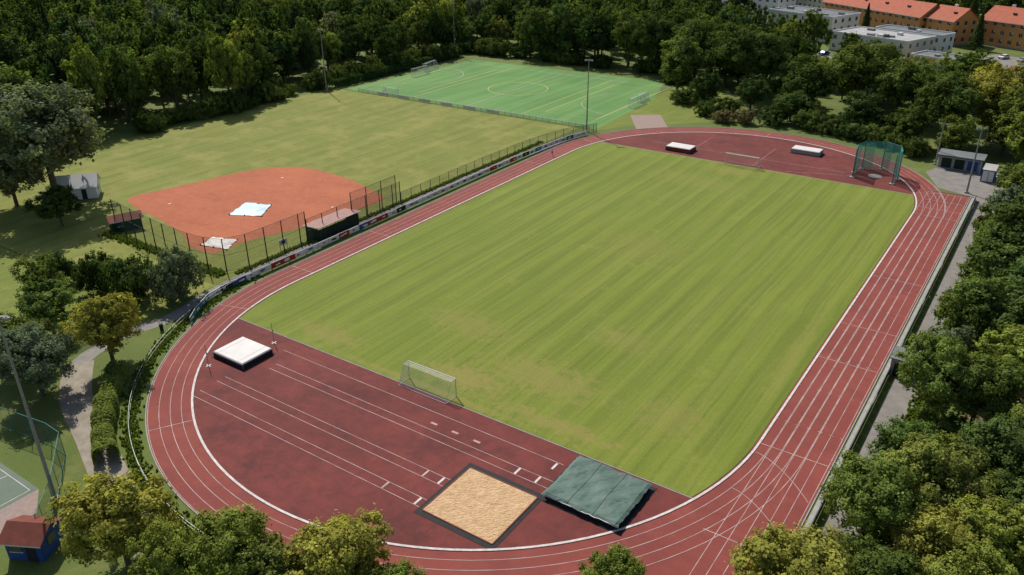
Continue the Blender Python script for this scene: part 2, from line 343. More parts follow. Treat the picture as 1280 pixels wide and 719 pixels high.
# ------------------------------------------------------------ pit, mats
b=MB('long_jump_pit'); b.box((17.3,-66.9,.045),(9.4,9.1,.03),'dark'); 
for c,d in (((17.3,-63.0,.09),(8.3,.12,.07)),((17.3,-70.8,.09),(8.3,.12,.07)),((13.1,-66.9,.09),(.12,7.66,.07)),((21.5,-66.9,.09),(.12,7.66,.07))): b.box(c,d,'brownroof')
N=48
def sh(i,j): 
    x=13.17+8.26*i/N; y=-70.73+7.66*j/N
    return (x,y,.1+(random.uniform(-.02,.035)+.02*math.sin(i*.31+1)*math.cos(j*.23) if 0<i<N and 0<j<N else -.01))
G=[[sh(i,j) for j in range(N+1)] for i in range(N+1)]
for i in range(N):
    for j in range(N): b.face([G[i][j],G[i+1][j],G[i+1][j+1],G[i][j+1]],'sand')
b.build()
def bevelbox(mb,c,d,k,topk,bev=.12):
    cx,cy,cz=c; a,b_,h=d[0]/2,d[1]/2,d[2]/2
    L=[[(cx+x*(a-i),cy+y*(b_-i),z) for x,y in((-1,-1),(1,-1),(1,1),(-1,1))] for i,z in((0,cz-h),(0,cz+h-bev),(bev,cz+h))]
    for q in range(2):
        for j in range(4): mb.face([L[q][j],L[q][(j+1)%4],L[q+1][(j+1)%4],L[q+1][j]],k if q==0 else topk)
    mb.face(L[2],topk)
b=MB('pole_vault_mat'); b.box((26.1,-59.2,.06),(9.2,8.0,.05),'dark'); b.box((26.1,-59.2,.34),(8.0,7.,.5),'dark')
N=24; W,Hh=8.4,7.4
def tz(i,j):
    u,v=i/N*2-1,j/N*2-1; e=max(abs(u),abs(v)); return .78+.07*math.sin(u*3+.5)*math.cos(v*4)+.04*math.sin(7*u+5*v)+.03*math.sin(13*u-9*v)+.025*random.uniform(-1,1)+ (0 if e<.999 else -.16)
G=[[(26.1-W/2+W*i/N+(random.uniform(-.06,.06) if i in(0,N) else 0),-59.2-Hh/2+Hh*j/N+(random.uniform(-.06,.06) if j in(0,N) else 0),tz(i,j)) for j in range(N+1)] for i in range(N+1)]
for i in range(N):
    for j in range(N): b.face([G[i][j],G[i+1][j],G[i+1][j+1],G[i][j+1]],'matgreen')
for i in range(1,3):
    for j in range(N): a_=G[int(i*N/3)][j]; c_=G[int(i*N/3)][j+1]; b.tube((a_[0],a_[1],a_[2]+.01),(c_[0],c_[1],c_[2]+.01),.02,.02,'dgreen',4)
for i in range(N):
    b.tube((G[i][0][0],G[i][0][1],.6),(G[i+1][0][0],G[i+1][0][1],.6),.04,.04,'alu',4)
b.build()
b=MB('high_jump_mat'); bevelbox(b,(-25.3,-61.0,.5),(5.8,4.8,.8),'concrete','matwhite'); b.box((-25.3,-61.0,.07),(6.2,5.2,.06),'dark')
for x in(-27.3,-23.4): b.box((x,-61.0,.905),(.04,4.6,.012),'concrete')
b.box((-22.38,-61.0,.4),(.03,4.7,.55),'dark'); b.box((-25.3,-63.43,.35),(5.7,.03,.45),'dark')  # dark panels paint shade on the two sides facing away from the sun
b.build()
for x,y in((-26.9,-65.2),(-24.5,-56.6)):
    b=MB('high_jump_stand'); b.tube((x,y,.04),(x,y,3.2),.04,.035,'metal'); b.box((x,y,.06),(.8,.12,.05),'matwhite'); b.box((x,y,.065),(.12,.8,.05),'matwhite'); b.box((x+.08,y,1.9),(.15,.1,.15),'dark'); b.build()
for x,y,w,d,k in((-16,56.7,6.,3.6,'matwhite'),(9,70.0,6.4,3.2,'matwhite')):
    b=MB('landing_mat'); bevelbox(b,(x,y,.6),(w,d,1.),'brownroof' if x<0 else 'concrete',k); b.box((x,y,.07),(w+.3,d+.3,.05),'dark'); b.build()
c=MB('throwing_cage'); cp=[(22.0,57.5),(21.5,61),(22.3,64.5),(25.8,66.5),(29.2,64.5),(30.2,61),(29.8,57.3)]
for i,a in enumerate(cp):
    c.tube((*a,0),(*a,6.2),.1,.08,'teal'); c.box((a[0],a[1],.1),(.9,.9,.2),'concrete')
    if i<len(cp)-1:
        q=cp[i+1]; c.face([(*a,.1),(*q,.1),(*q,6.),(*a,6.)],'netgreen'); c.tube((*a,6.1),(*q,6.1),.06,.06,'teal'); c.tube((*a,.3),(*q,.3),.04,.04,'teal')
        m=((a[0]+q[0])/2*.98+25.8*.02,(a[1]+q[1])/2*.98+62*.02); c.face([(*a,.1),(*m,.1),(*m,5.9),(*a,5.9)],'netgreen')
c.tube((25.8,61,.04),(25.8,61,.07),1.4,1.4,'concrete',20); c.build()
def tarp(pts,n=8):
    b=MB('infield_tarpaulin'); P=[np.array(p) for p in pts]
    def f(u,v): q=(P[0]*(1-u)*(1-v)+P[1]*u*(1-v)+P[2]*u*v+P[3]*(1-u)*v); return (q[0]+random.uniform(-.14,.14),q[1]+random.uniform(-.14,.14),.06+.32*math.sin(u*3.14)*math.sin(v*3.14)+random.uniform(0,.14))
    G=[[f(i/n,j/n) for j in range(n+1)] for i in range(n+1)]
    for i in range(n):
        for j in range(n): b.face([G[i][j],G[i+1][j],G[i+1][j+1],G[i][j+1]],'tarpw')
    for i in range(0,n+1,4):
        for a in (G[i][0],G[i][n],G[0][i],G[n][i]): b.tube((a[0],a[1],.02),(a[0],a[1],.2),.15,.12,'dark',8)
    b.build()
tarp([(-69.3,-28.6),(-72,-22.4),(-66.9,-20.6),(-63.6,-25.8)]); M['tarpw']=mat('white_tarpaulin',(.66,.62,.57,1),(.54,.5,.46,1),.8,.5); tarp([(-61.3,-40.6),(-62.6,-37.4),(-58.0,-35.7),(-55.9,-39.5)])
tm=MB('base_markings'); 
for x,y in((-84,-31),(-78,-8),(-56,-15)): tm.box((x,y,.05),(.5,.5,.06),'white')
tm.build()
# ------------------------------------------------------------ small buildings
def empty(name,loc=(0,0,0)):
    e=bpy.data.objects.new(name,None); COL.objects.link(e); e.location=loc; return e
b=MB('team_dugout'); x0,x1,y0,y1=-48.6,-45.2,-28.4,-18.9
b.box((x1,(y0+y1)/2,1.1),(.12,y1-y0,2.2),'dgreen'); b.box(((x0+x1)/2,y0,1.1),(x1-x0-.14,.12,2.2),'dgreen'); b.box(((x0+x1)/2,y1,1.1),(x1-x0-.14,.12,2.2),'dgreen')
for i in range(5): b.tube((x0,y0+.3+i*(y1-y0-.6)/4,0),(x0,y0+.3+i*(y1-y0-.6)/4,2.3),.06,.06,'dgreen')
b.box((x0+2.6,(y0+y1)/2,.45),(.4,8.5,.08),'brownroof'); b.box((x0+2.6,(y0+y1)/2,.2),(.1,8.3,.4),'dark')
b.face([(x0-.5,y0-.4,2.35),(x1+.4,y0-.4,2.75),(x1+.4,y1+.4,2.75),(x0-.5,y1+.4,2.35)],'pinkroof')
b.face([(x0-.5,y0-.4,2.25),(x1+.4,y0-.4,2.65),(x1+.4,y1+.4,2.65),(x0-.5,y1+.4,2.25)],'dgreen')
b.face([(x1+.4,y0-.4,2.65),(x1+.4,y1+.4,2.65),(x1+.4,y1+.4,2.75),(x1+.4,y0-.4,2.75)],'alu')
b.face([(x0-.5,y0-.4,2.25),(x1+.4,y0-.4,2.65),(x1+.4,y0-.4,2.75),(x0-.5,y0-.4,2.35)],'alu')
for y in(y0+1.5,y0+4,y0+7): b.box((x1+.08,y,1.2),(.04,1.2,.7),'dark')
b.build()
def gable(name,cx,cy,w,d,h,rh,wall,roof,rot=0,ov=.4,wins=True):
    b=MB(name); a,c=w/2,d/2
    b.box((0,0,h/2),(w,d,h),wall)
    for s_ in(-1,1): b.face([(s_*a,-c,h),(s_*a,c,h),(s_*a,0,h+rh)],wall)
    sl=rh/c; A=a+ov;C=c+ov; zz=h-ov*sl
    for s_ in(-1,1):
        b.face([(-A,s_*C,zz+.06),(A,s_*C,zz+.06),(A,0,h+rh+.06),(-A,0,h+rh+.06)],roof)
        b.face([(-A,s_*C,zz-.08),(A,s_*C,zz-.08),(A,s_*C,zz+.06),(-A,s_*C,zz+.06)],'alu')
    if wins:
        b.box((w*.2,-c-.03,1.0),(.9,.06,2.0),'dark'); b.box((-w*.2,-c-.03,1.5),(1.1,.06,.9),'glass'); b.box((-w*.2,-c-.05,1.0),(1.3,.1,.06),'alu')
        b.box((a+.03,0,1.5),(.06,1.,.9),'glass')
    o=b.build(loc=(cx,cy,0)); o.rotation_euler=(0,0,rot); return o
gable('equipment_shed',-13.0,-94.5,3.4,3.0,2.3,.8,'blue','brownroof',.5)
gable('team_dugout',-79.5,-43.0,5,3.0,2.2,.6,'dgreen','brownroof',1.2)
gable('club_hut',-103.5,-38.0,7.5,5,2.6,1.8,'whitewall','whitewall',.9)
b=MB('timing_cabin'); b.box((46.0,-18.2,1.2),(1.6,3.0,2.4),'concrete'); b.box((46.0,-18.2,2.48),(2.1,3.5,.14),'greyroof'); b.box((45.17,-18.2,1.5),(.06,2.2,1.0),'glass'); b.box((45.15,-18.2,.96),(.1,2.4,.07),'alu'); b.box((46,-19.73,1.0),(.8,.06,1.9),'dgreen'); b.build()
b=MB('storage_building'); b.box((39.5,77,1.4),(8,4,2.8),'concrete'); b.box((39.5,76.8,2.9),(9,5.2,.22),'greyroof')
for x in(37,39.5,42): b.box((x,74.97,1.25),(1.9,.06,2.1),'dgreen' if x<42 else 'blue'); b.box((x,74.95,2.35),(2.1,.1,.08),'alu')
for x in(35.4,43.6): b.tube((x,74.5,0),(x,74.5,2.8),.08,.08,'alu')
b.build()
b=MB('storage_container'); b.box((45.6,71.5,1.3),(2.4,5,2.5),'blue'); b.box((45.6,71.5,2.58),(2.45,5.05,.06),'flatroof')
for i in range(10): b.box((44.37,69.3+i*.49,1.3),(.06,.2,2.3),'blue')
b.box((45.6,68.96,1.3),(2.0,.06,2.2),'alu'); b.tube((45.6,68.9,.3),(45.6,68.9,2.3),.03,.03,'dark'); b.build()
b=MB('spectator_barrier')
for i in range(53):
    y=-74+2.5*i
    b.tube((45.2,y,0),(45.2,y,1.1),.04,.04,'metal')
    if i<52:
        b.tube((45.2,y,1.1),(45.2,y+2.5,1.1),.04,.04,'metal',5); 
        b.box((45.25,y+1.25,.52),(.05,2.4,.85),'dark' if (i*7)%6 else 'concrete')
b.strip([(44.75,-74),(44.75,57)],.4,0,'concrete',False,.06)
b.build()
for y in(-52,-38,-4,12,30):
    b=MB('park_bench')
    for k in range(3): b.box((49.6+k*.16,y,.45),(.12,1.8,.05),'brownroof')
    for k in range(2): b.box((50.1,y,.65+k*.18),(.05,1.8,.13),'brownroof')
    for s_ in(-.7,.7): b.box((49.75,y+s_,.21),(.45,.06,.42),'dark'); b.box((50.06,y+s_,.6),(.05,.06,.5),'dark')
    b.build()
def lamp(x,y,h,n=2,rot=0.):
    b=MB('floodlight_mast'); b.tube((0,0,0),(0,0,h),.2,.09,'metal',10); b.box((0,0,.15),(.7,.7,.3),'concrete')
    b.box((0,0,h+.1),(2.,.1,.1),'metal',rot)
    for i in range(n):
        o=-.75+1.5*i/max(1,n-1); cx,cy=o*math.cos(rot),o*math.sin(rot)
        b.box((cx,cy,h-.12),(.5,.4,.22),'metal',rot); b.box((cx,cy,h-.26),(.42,.32,.05),'glass',rot); b.tube((cx,cy,h),(cx,cy,h+.1),.05,.05,'metal')
    b.build(loc=(x,y,0))
lamp(-18.2,-89.9,20.5,2,.6); lamp(-42.4,59.2,17.5,3,.3); lamp(-132,57.2,18,2); lamp(-137,127,18,2); lamp(43.2,59.8,13,2,.5); lamp(34.8,76.5,9,2)
flat('sports_court',[(-62,-128),(-21.2,-128),(-21.2,-90),(-62,-90)],.02,'court')
flat('court_pavement',[(-21.2,-128),(-17.8,-128),(-17.8,-92),(-21.2,-90)],.024,'paver')
b=MB('court_markings'); b.strip([(-61,-127),(-21.8,-127),(-21.8,-90.6),(-61,-90.6)],.1,.03,'white',True); b.strip([(-61,-98),(-21.9,-98)],.1,.034,'white'); b.strip([(-30+4*math.cos(a/10*math.pi-math.pi),-90.7+4*math.sin(a/10*math.pi-math.pi)) for a in range(11)],.1,.038,'white'); b.build()
for x,y in((-40.2,-62.8),(48.6,2),(50,-47)):
    b=MB('litter_bin'); b.tube((x,y,.1),(x,y,.9),.25,.28,'dgreen',12); b.tube((x,y,.9),(x,y,1.),.3,.2,'dark',12); b.tube((x,y,0),(x,y,.12),.1,.1,'metal'); b.build()
b=MB('scoreboard_sign'); b.tube((-48.4,-34.5,0),(-48.4,-34.5,1.6),.05,.05,'metal'); b.tube((-48.4,-33.,0),(-48.4,-33.,1.6),.05,.05,'metal'); b.box((-48.36,-33.75,1.2),(.06,1.7,1.0),'alu'); b.box((-48.3,-33.75,1.2),(.02,.8,.5),'dark'); b.build()
def car(x,y,rot,k):
    b=MB('parked_car'); W=.88
    prof=[(-2.15,.35),(-2.15,.8),(-1.9,.92),(-1.2,.98),(-.6,1.42),(.9,1.45),(1.5,1.0),(2.1,.85),(2.2,.5),(2.15,.35)]
    wd=lambda z: W if z<1.02 else W-.16
    for s_ in(-1,1): b.face([(px,s_*wd(pz),pz) for px,pz in prof],k)
    for i in range(len(prof)):
        a=prof[i];c=prof[(i+1)%len(prof)]; kk='glass' if i in(3,5) else k
        b.face([(a[0],-wd(a[1]),a[1]),(a[0],wd(a[1]),a[1]),(c[0],wd(c[1]),c[1]),(c[0],-wd(c[1]),c[1])],kk)
    for s_ in(-1,1):
        b.face([(-1.0,s_*(W+.005),1.03),(1.25,s_*(W+.005),1.03),(.85,s_*(W-.13),1.36),(-.55,s_*(W-.13),1.36)],'glass')
        for px in(-1.35,1.35): b.tube((px,s_*(W-.18),.32),(px,s_*(W+.02),.32),.32,.32,'dark',12); b.tube((px,s_*W,.32),(px,s_*(W+.04),.32),.18,.17,'silver',8)
        b.box((-2.16,s_*.6,.68),(.04,.3,.12),'alu'); b.box((2.18,s_*.6,.66),(.04,.3,.12),'red')
    o=b.build(loc=(x,y,.03)); o.rotation_euler=(0,0,rot)
for i,(x,y) in enumerate([(26,207),(29,205.6),(32.2,204),(38,201.2),(41,199.8),(47,196.8),(33,223),(39,220),(42,218.6),(48,215.4),(-34,204),(-22,197.5)]):
    car(x,y,math.pi/2-.46,['silver','alu','dark','red','blue','silver','alu'][i%7])
# ------------------------------------------------------------ far buildings
def block(name,cx,cy,w,d,storeys,wall,roof,rot,gab=True,sh=3.0):
    root=empty(name,(cx,cy,0)); root.rotation_euler=(0,0,rot); h=storeys*sh+.6
    b=MB('walls'); b.box((0,0,h/2),(w,d,h),wall); b.box((0,0,.3),(w+.1,d+.1,.6),'concrete')
    if gab:
        for s_ in(-1,1): b.face([(s_*w/2,-d/2,h),(s_*w/2,d/2,h),(s_*w/2,0,h+d*.32)],wall)
    b.build(root)
    b=MB('windows'); n=int(w/3.4)
    for i in range(n):
        x=-w/2+(i+.5)*w/n
        for s in range(storeys):
            z=.6+s*sh+1.6
            for sd in(-1,1):
                b.box((x,sd*(d/2+.02),z),(1.3,.06,1.4),'glass'); b.box((x,sd*(d/2+.04),z-.76),(1.6,.14,.1),'alu')
                b.box((x,sd*(d/2+.05),z),(.06,.08,1.4),'alu')
                if (i+s)%2==0: b.box((x+.42,sd*(d/2+.055),z+.35),(.5,.04,.7),'matwhite')
    for i in range(max(1,int(d/4))):
        y=-d/2+(i+.5)*d/max(1,int(d/4))
        for s in range(storeys):
            for sd in(-1,1): b.box((sd*(w/2+.02),y,.6+s*sh+1.6),(.06,1.3,1.4),'glass'); b.box((sd*(w/2+.05),y,.6+s*sh+.84),(.14,1.5,.1),'alu')
    b.build(root)
    b=MB('roof')
    if gab:
        A=w/2+.7;C=d/2+.8;rh=d*.32;zz=h-.8*.64
        for s_ in(-1,1): b.face([(-A,s_*C,zz),(A,s_*C,zz),(A,0,h+rh+.1),(-A,0,h+rh+.1)],roof); b.face([(-A,s_*C,zz-.25),(A,s_*C,zz-.25),(A,s_*C,zz),(-A,s_*C,zz)],'alu')
        for i in range(int(w/12)):
            x=-w/2+6+i*12; b.box((x,1.2,h+rh-.2),(1.2,.8,1.9),'whitewall'); b.box((x+4,-d*.25,h+rh*.5+.35),(1.2,1.0,.5),'glass')
    else:
        b.box((0,0,h+.1),(w-.5,d-.5,.2),roof)
        for c,dd in(((0,-d/2,h+.3),(w+.2,.3,.6)),((0,d/2,h+.3),(w+.2,.3,.6)),((-w/2,0,h+.3),(.3,d-.3,.6)),((w/2,0,h+.3),(.3,d-.3,.6))): b.box(c,dd,'alu')
        for i in range(int(w*d/90)):
            b.box((random.uniform(-.4,.4)*w,random.uniform(-.38,.38)*d,h+.5),(random.uniform(1,2.5),random.uniform(1,2),.6+random.random()*.8),random.choice(['alu','greyroof','concrete']))
    b.build(root)
block('apartment_building',-19,268,56,13,3,'orange','terracotta',-.62)
block('apartment_building',11,249,13,12,3,'orange','terracotta',-.62)
block('apartment_building',46,246,50,13,3,'orange','terracotta',-.5)
block('apartment_building',-44,312,60,13,3,'cream','terracotta',-.62)
block('office_building',-70,262,30,13,4,'whitewall','flatroof',-.3,False)
block('school_building',-98,250,26,18,2,'whitewall','flatroof',-.2,False)
block('school_building',-38,236,30,18,3,'cream','greyroof',-.35,False)
block('school_building',-6,211,30,18,2,'cream','flatroof',-.35,False)
block('school_building',2,226,26,9,2,'whitewall','greyroof',-.35,False)
block('school_building',16,194,14,10,1,'yel','greyroof',-.35,False)
BR=[(-19,268,36),(11,249,14),(46,246,32),(-44,312,36),(-70,262,24),(-98,250,18),(-38,236,26),(-6,211,24),(16,194,14),(40,212,22),(-56,215,12)]
# ------------------------------------------------------------ trees
def tube_np(V,F,p,q,r0,r1,n=6):
    p=np.array(p,float);q=np.array(q,float);d=q-p;d/=np.linalg.norm(d)+1e-9;a=np.cross(d,[.3,.8,.5]);a/=np.linalg.norm(a);b=np.cross(d,a);i=len(V)
    for c,r in((p,r0),(q,r1)):
        for j in range(n): w=2*math.pi*j/n; V.append(tuple(c+a*math.cos(w)*r+b*math.sin(w)*r))
    for j in range(n): F.append((i+j,i+(j+1)%n,i+n+(j+1)%n,i+n+j))
def tree_mesh(name,seed,H=12.,R=5.,nl=9000,ls=.42,lobes=16,kind='round',zc=.6,sub=14):
    r=np.random.default_rng(seed); V=[];F=[]
    if kind=='conifer':
        tube_np(V,F,(0,0,0),(0,0,H*.95),.3,.04)
        hh=r.random(nl)**1.4; z=H*(.1+.9*hh); lay=np.floor(z/ .8)*.8; rad=R*(1-hh)**.85*(.35+.65*(1-(z-lay)/.8))*np.sqrt(r.random(nl)*.6+.4); th=r.random(nl)*2*math.pi
        th+=.3*np.sin(th*7+lay*3)
        P=np.stack([rad*np.cos(th),rad*np.sin(th),z-.12*rad],-1); out=np.stack([np.cos(th)*.7,np.sin(th)*.7,np.ones(nl)*.6],-1); tint=.75+.5*r.random(nl)
    else:
        C=[]
        rx,rz=R*.68,H*.30
        if kind=='tall': rx,rz=R*.6,H*.36
        if kind=='bush': rz=H*.36; zc=.48
        sk=r.normal(size=2)*.12*R
        for i in range(lobes):
            for _ in range(40):
                d=r.normal(size=3); d/=np.linalg.norm(d); k=r.random()**.4; c=np.array([d[0]*rx*k,d[1]*rx*k,H*zc+d[2]*rz*k])
                c[:2]+=sk*d[2]
                if all(np.linalg.norm(c-o[0])>R*.33 for o in C): break
            C.append((c,R*(.20+.24*r.random())*(1.1-.25*abs(d[2]))))
        ctr=np.array([0,0,H*zc]); base=.45 if kind!='bush' else .1
        tube_np(V,F,(0,0,-.1),(0,0,H*base),.045*R+.06,.03*R+.05,8)
        for c,rad in C:
            m=(np.array([0,0,H*base*.85])+c)/2+r.normal(size=3)*.2; tube_np(V,F,(0,0,H*base*.8),m,.02*R+.03,.014*R); tube_np(V,F,m,c,.014*R,.01)
        SC=[];SR=[];SO=[];ST=[]
        for ci,(c,rad) in enumerate(C):
            lt=.82+.36*r.random()
            for k in range(sub):
                d=r.normal(size=3); d[2]=d[2]*.8+.15; d/=np.linalg.norm(d)
                SC.append(c+d*rad*(.72+.45*r.random())); SR.append(rad*(.18+.2*r.random())); SO.append(d); ST.append(lt*(.68+.64*r.random()))
        SC=np.array(SC);SR=np.array(SR);SO=np.array(SO);ST=np.array(ST)
        pw=SR**2; idx=r.choice(len(SC),nl,p=pw/pw.sum())
        dd=r.normal(size=(nl,3)); dd/=np.linalg.norm(dd,axis=1)[:,None]
        P=SC[idx]+dd*(SR[idx]*(r.random(nl)**.5)*1.25)[:,None]
        out=SO[idx]*.7+dd*.9+(P-ctr)/R*.3+np.array([0,0,.4]); tint=ST[idx]*(.82+.36*r.random(nl))
        stray=r.random(nl)<.07; P[stray]+=r.normal(size=(stray.sum(),3))*.08*R
    nrm=out+r.normal(size=P.shape)*.5; nrm/=np.linalg.norm(nrm,axis=1)[:,None]
    a=np.cross(nrm,r.normal(size=P.shape)); a/=np.linalg.norm(a,axis=1)[:,None]; b=np.cross(nrm,a)
    s=(ls*(.6+.8*r.random(nl)))[:,None]; n=len(P)
    Q=np.stack([P-a*s*.6,P-b*s*.38+nrm*s*.08,P+a*s*.6,P+b*s*.38+nrm*s*.08],1).reshape(-1,3)
    nv=len(V); AV=np.concatenate([np.array(V),Q]); nf=len(F)
    me=bpy.data.meshes.new(name); me.vertices.add(len(AV)); me.vertices.foreach_set('co',AV.ravel())
    li=np.concatenate([np.array(F).ravel(),np.arange(n*4)+nv]); me.loops.add(len(li)); me.loops.foreach_set('vertex_index',li.astype(np.int32))
    me.polygons.add(nf+n); me.polygons.foreach_set('loop_start',(np.arange(nf+n)*4).astype(np.int32))
    me.materials.append(M['bark']); me.materials.append(M['leaf'])
    me.polygons.foreach_set('material_index',np.concatenate([np.zeros(nf),np.ones(n)]).astype(np.int32))
    me.update(calc_edges=True); at=me.attributes.new('tint','FLOAT','FACE'); at.data.foreach_set('value',np.concatenate([np.ones(nf),tint]).astype(np.float32))
    return me
HI=[tree_mesh('crown_hi_%d'%i,20+i,12,5,24000,.27,22,'tall' if i==3 else 'round',.6,22) for i in range(5)]
MID=[tree_mesh('crown_mid_%d'%i,40+i,12,5,11000,.36,18,'tall' if i%3==2 else 'round',.6,18) for i in range(6)]
LOW=[tree_mesh('crown_low_%d'%i,60+i,12,5,3000,.62,15,'tall' if i%2 else 'round',.58,12) for i in range(7)]
BUSH=[tree_mesh('bush_%d'%i,80+i,5,4,8000,.3,14,'bush',.5,18) for i in range(2)]
CON=tree_mesh('conifer',99,16,3.4,7000,.46,kind='conifer')
def tree(x,y,r,h,col,pool=MID,name='deciduous_tree',coll=COL):
    me=random.choice(pool); H0,Rr=(5,4) if pool is BUSH else ((16,3.4) if me is CON else (12,5))
    o=bpy.data.objects.new(name,me); coll.objects.link(o); o.location=(x,y,-.05); k=r/Rr
    o.scale=(k*random.uniform(.93,1.07),k*random.uniform(.93,1.07),h/H0); o.rotation_euler=(0,0,random.uniform(0,6.28))
    o.material_slots[1].link='OBJECT'; o.material_slots[1].material=LM[col]; return o
tree(-101,-43.5,12.5,25,'grey',HI[:2],'willow_tree'); tree(-90,-49,4.5,8,'dark'); tree(-108,-48,7,13,'grey',HI,'willow_tree')
tree(-58.5,-60.5,3.4,6,'dark',BUSH,'shrub'); tree(-52,-59,4.2,7.5,'mid',BUSH,'shrub'); tree(-46.8,-54.8,4.2,7.5,'grey',BUSH,'willow_shrub')
tree(-52,-71.5,4.3,8,'light',MID); tree(-37.6,-71.6,4.9,10,'yellow',HI); tree(-37.8,-80.6,4.9,9.5,'grey',HI); tree(-46,-79,4,8,'mid')
tree(-60,-68,4,8,'mid');tree(-66,-63,3,5,'dark',BUSH,'shrub')
tree(-3.6,-91.2,4.9,10,'yellow',HI); tree(7.5,-88.4,4.3,9.2,'light',HI); tree(16,-83.6,4.7,9.4,'yellow',HI); tree(34.8,-72.6,2.9,8,'light',HI); tree(46.4,-65,5.4,9.6,'yellow',HI)
tree(3.2,-91.5,3,8,'light',HI); tree(12,-88,3.6,8,'yellow',HI); tree(21,-84,3,7.5,'light',HI)
for x,y,r,h,c in [(49.4,-51.8,4.8,9,'light'),(53.8,-45.7,4.4,9.5,'yellow'),(58.7,-39.6,4.6,10,'mid'),(60,-51,4,9,'light'),(50.9,-27.8,4.6,11,'light'),(55.2,-27,4.5,10,'mid'),(54.5,-9,6,12,'mid'),
    (51.0,-11,4.0,10,'mid'),(53.2,8.5,6.2,12,'mid'),(54,26,6,12,'dark'),(54.5,44,6.2,12,'mid'),(50.6,-40.8,3.4,8,'light'),(55.8,-54,4,8,'yellow'),(51.2,-2.5,3,8,'yellow'),(60,0,6,13,'mid'),(61,16,6,13,'mid'),(62,36,6,13,'mid'),(63,-22,4,9,'light'),(51.5,17,3.6,9,'light'),(51.6,35,4,10,'grey'),(52.5,-60,3.5,7,'mid'),(62,-33,4,9,'light'),(52,57,4.5,9,'mid'),(56,64,5,11,'dark'),(49.6,-59,2.6,6,'light'),
    (50.6,-18.5,3.4,9,'grey'),(57,-18,4.5,10,'light'),(51.2,26,3.4,9,'mid'),(51.5,45,3.2,8,'light'),(58.5,-58,4,8,'light'),(63,-45,4.4,9,'mid'),(66,-28,5,10,'mid'),(58,9,4,11,'light'),(64,-12,5,11,'mid'),(67,-55,4.5,9,'light')]:
    tree(x,y,r,h,c,HI if y<-20 else MID)
for i in range(30):
    tree(random.uniform(52.5,68),random.uniform(-66,58),random.uniform(1.4,2.6),random.uniform(1.6,3.2),random.choice(['light','mid','yellow']),BUSH,'shrub')
for x,y,r,h,c in [(-42,113,8,17,'yellow'),(-45,133,9,19,'mid'),(-24,121,11,20,'mid'),(-33,128,8,18,'dark'),(8,117,11.5,19,'mid'),(-2,108,8,14,'dark'),(20,110,9,17,'mid'),(33,96,8.5,17,'mid'),(42,103,9,18,'yellow'),(46,92,7,14,'mid'),(27,88,5,10,'dark'),(37,85,5,9,'mid'),(51,84,6,12,'light'),
    (-72,140,9,18,'mid'),(-84,138,8,18,'dark'),(-97,138,8,19,'mid'),(-60,136,9,19,'dark'),(-110,137,8,18,'mid'),(-16,103,5,9,'mid'),(-28,100,5,10,'dark'),(-11,119,7,13,'mid'),(31,112,7,14,'mid'),(54,98,7,15,'mid'),(60,82,7,14,'mid'),(-3,96,5,8,'mid'),(14,98,6,9,'dark')]:
    tree(x,y,r,h,c,HI if r>8 else MID)
for x,y,r,h,c in [(-17,86,3,3,'brown'),(-12,88,3,3.5,'brown'),(-6,91,4,4,'dark'),(-24,90,3,4,'mid'),(3,91,4,4.5,'mid'),(9,90,4,4,'dark'),(15,88,4,4,'mid'),(20,88,4,4,'mid'),(25,84,3,4,'mid'),(30,81,3.5,4,'dark'),(-34,100,4,4,'mid'),(-47,123,4,4,'dark'),(-50,127,4,4,'mid'),(-20,95,4,4,'dark'),(0,100,5,5,'dark'),(22,96,5,5,'dark')]:
    tree(x,y,r,h,c,BUSH,'shrub')
for x,y,h in [(22,238,14),(58,222,15),(-20,248,13),(66,210,16)]: tree(x,y,3.4*h/16,h,'dark',[CON],'spruce_tree')
def hedge(name,pts,w,h,n,col,ls=.2):
    q=resample(pts,.5); r=np.random.default_rng(5)
    Q=np.array([tuple(a) for a in q]); i=r.integers(0,len(Q)-1,n); u=r.random(n); c=Q[i]*(1-u[:,None])+Q[i+1]*u[:,None]
    t=Q[i+1]-Q[i]; t/=np.linalg.norm(t,axis=1)[:,None]; nn=np.stack([-t[:,1],t[:,0]],-1)
    th=r.random(n)*math.pi; rad=(.82+.25*r.random(n))*(1+.08*np.sin(i*.9)+.07*np.sin(i*.37+1))
    sx=np.sign(np.cos(th))*np.abs(np.cos(th))**.5; sz=np.abs(np.sin(th))**.5
    P=np.c_[c+nn*(sx*rad*w/2)[:,None],sz*rad*h]; out=np.c_[nn*np.cos(th)[:,None],np.sin(th)+.3]
    nrm=out+r.normal(size=P.shape)*.5; nrm/=np.linalg.norm(nrm,axis=1)[:,None]; a=np.cross(nrm,r.normal(size=P.shape)); a/=np.linalg.norm(a,axis=1)[:,None]; b=np.cross(nrm,a); s=(ls*(.6+.8*r.random(n)))[:,None]
    V=np.stack([P-a*s*.6,P-b*s*.4,P+a*s*.6,P+b*s*.4],1).reshape(-1,3)
    me=bpy.data.meshes.new(name); me.from_pydata(V.tolist(),[],np.arange(n*4).reshape(-1,4).tolist()); me.materials.append(LM[col])
    at=me.attributes.new('tint','FLOAT','FACE'); at.data.foreach_set('value',(.75+.5*r.random(n)).astype(np.float32))
    o=bpy.data.objects.new(name,me); COL.objects.link(o)
hedge('hedge',arc(46.0,222,246,-LH,60),2.2,2.0,26000,'light')
hedge('hedge',[(-133,60),(-133,125)],3,2.5,9000,'dark',.45)
hedge('hedge',[(51,-62),(50.8,-20),(50.6,48)],1.6,1.6,20000,'mid',.28)
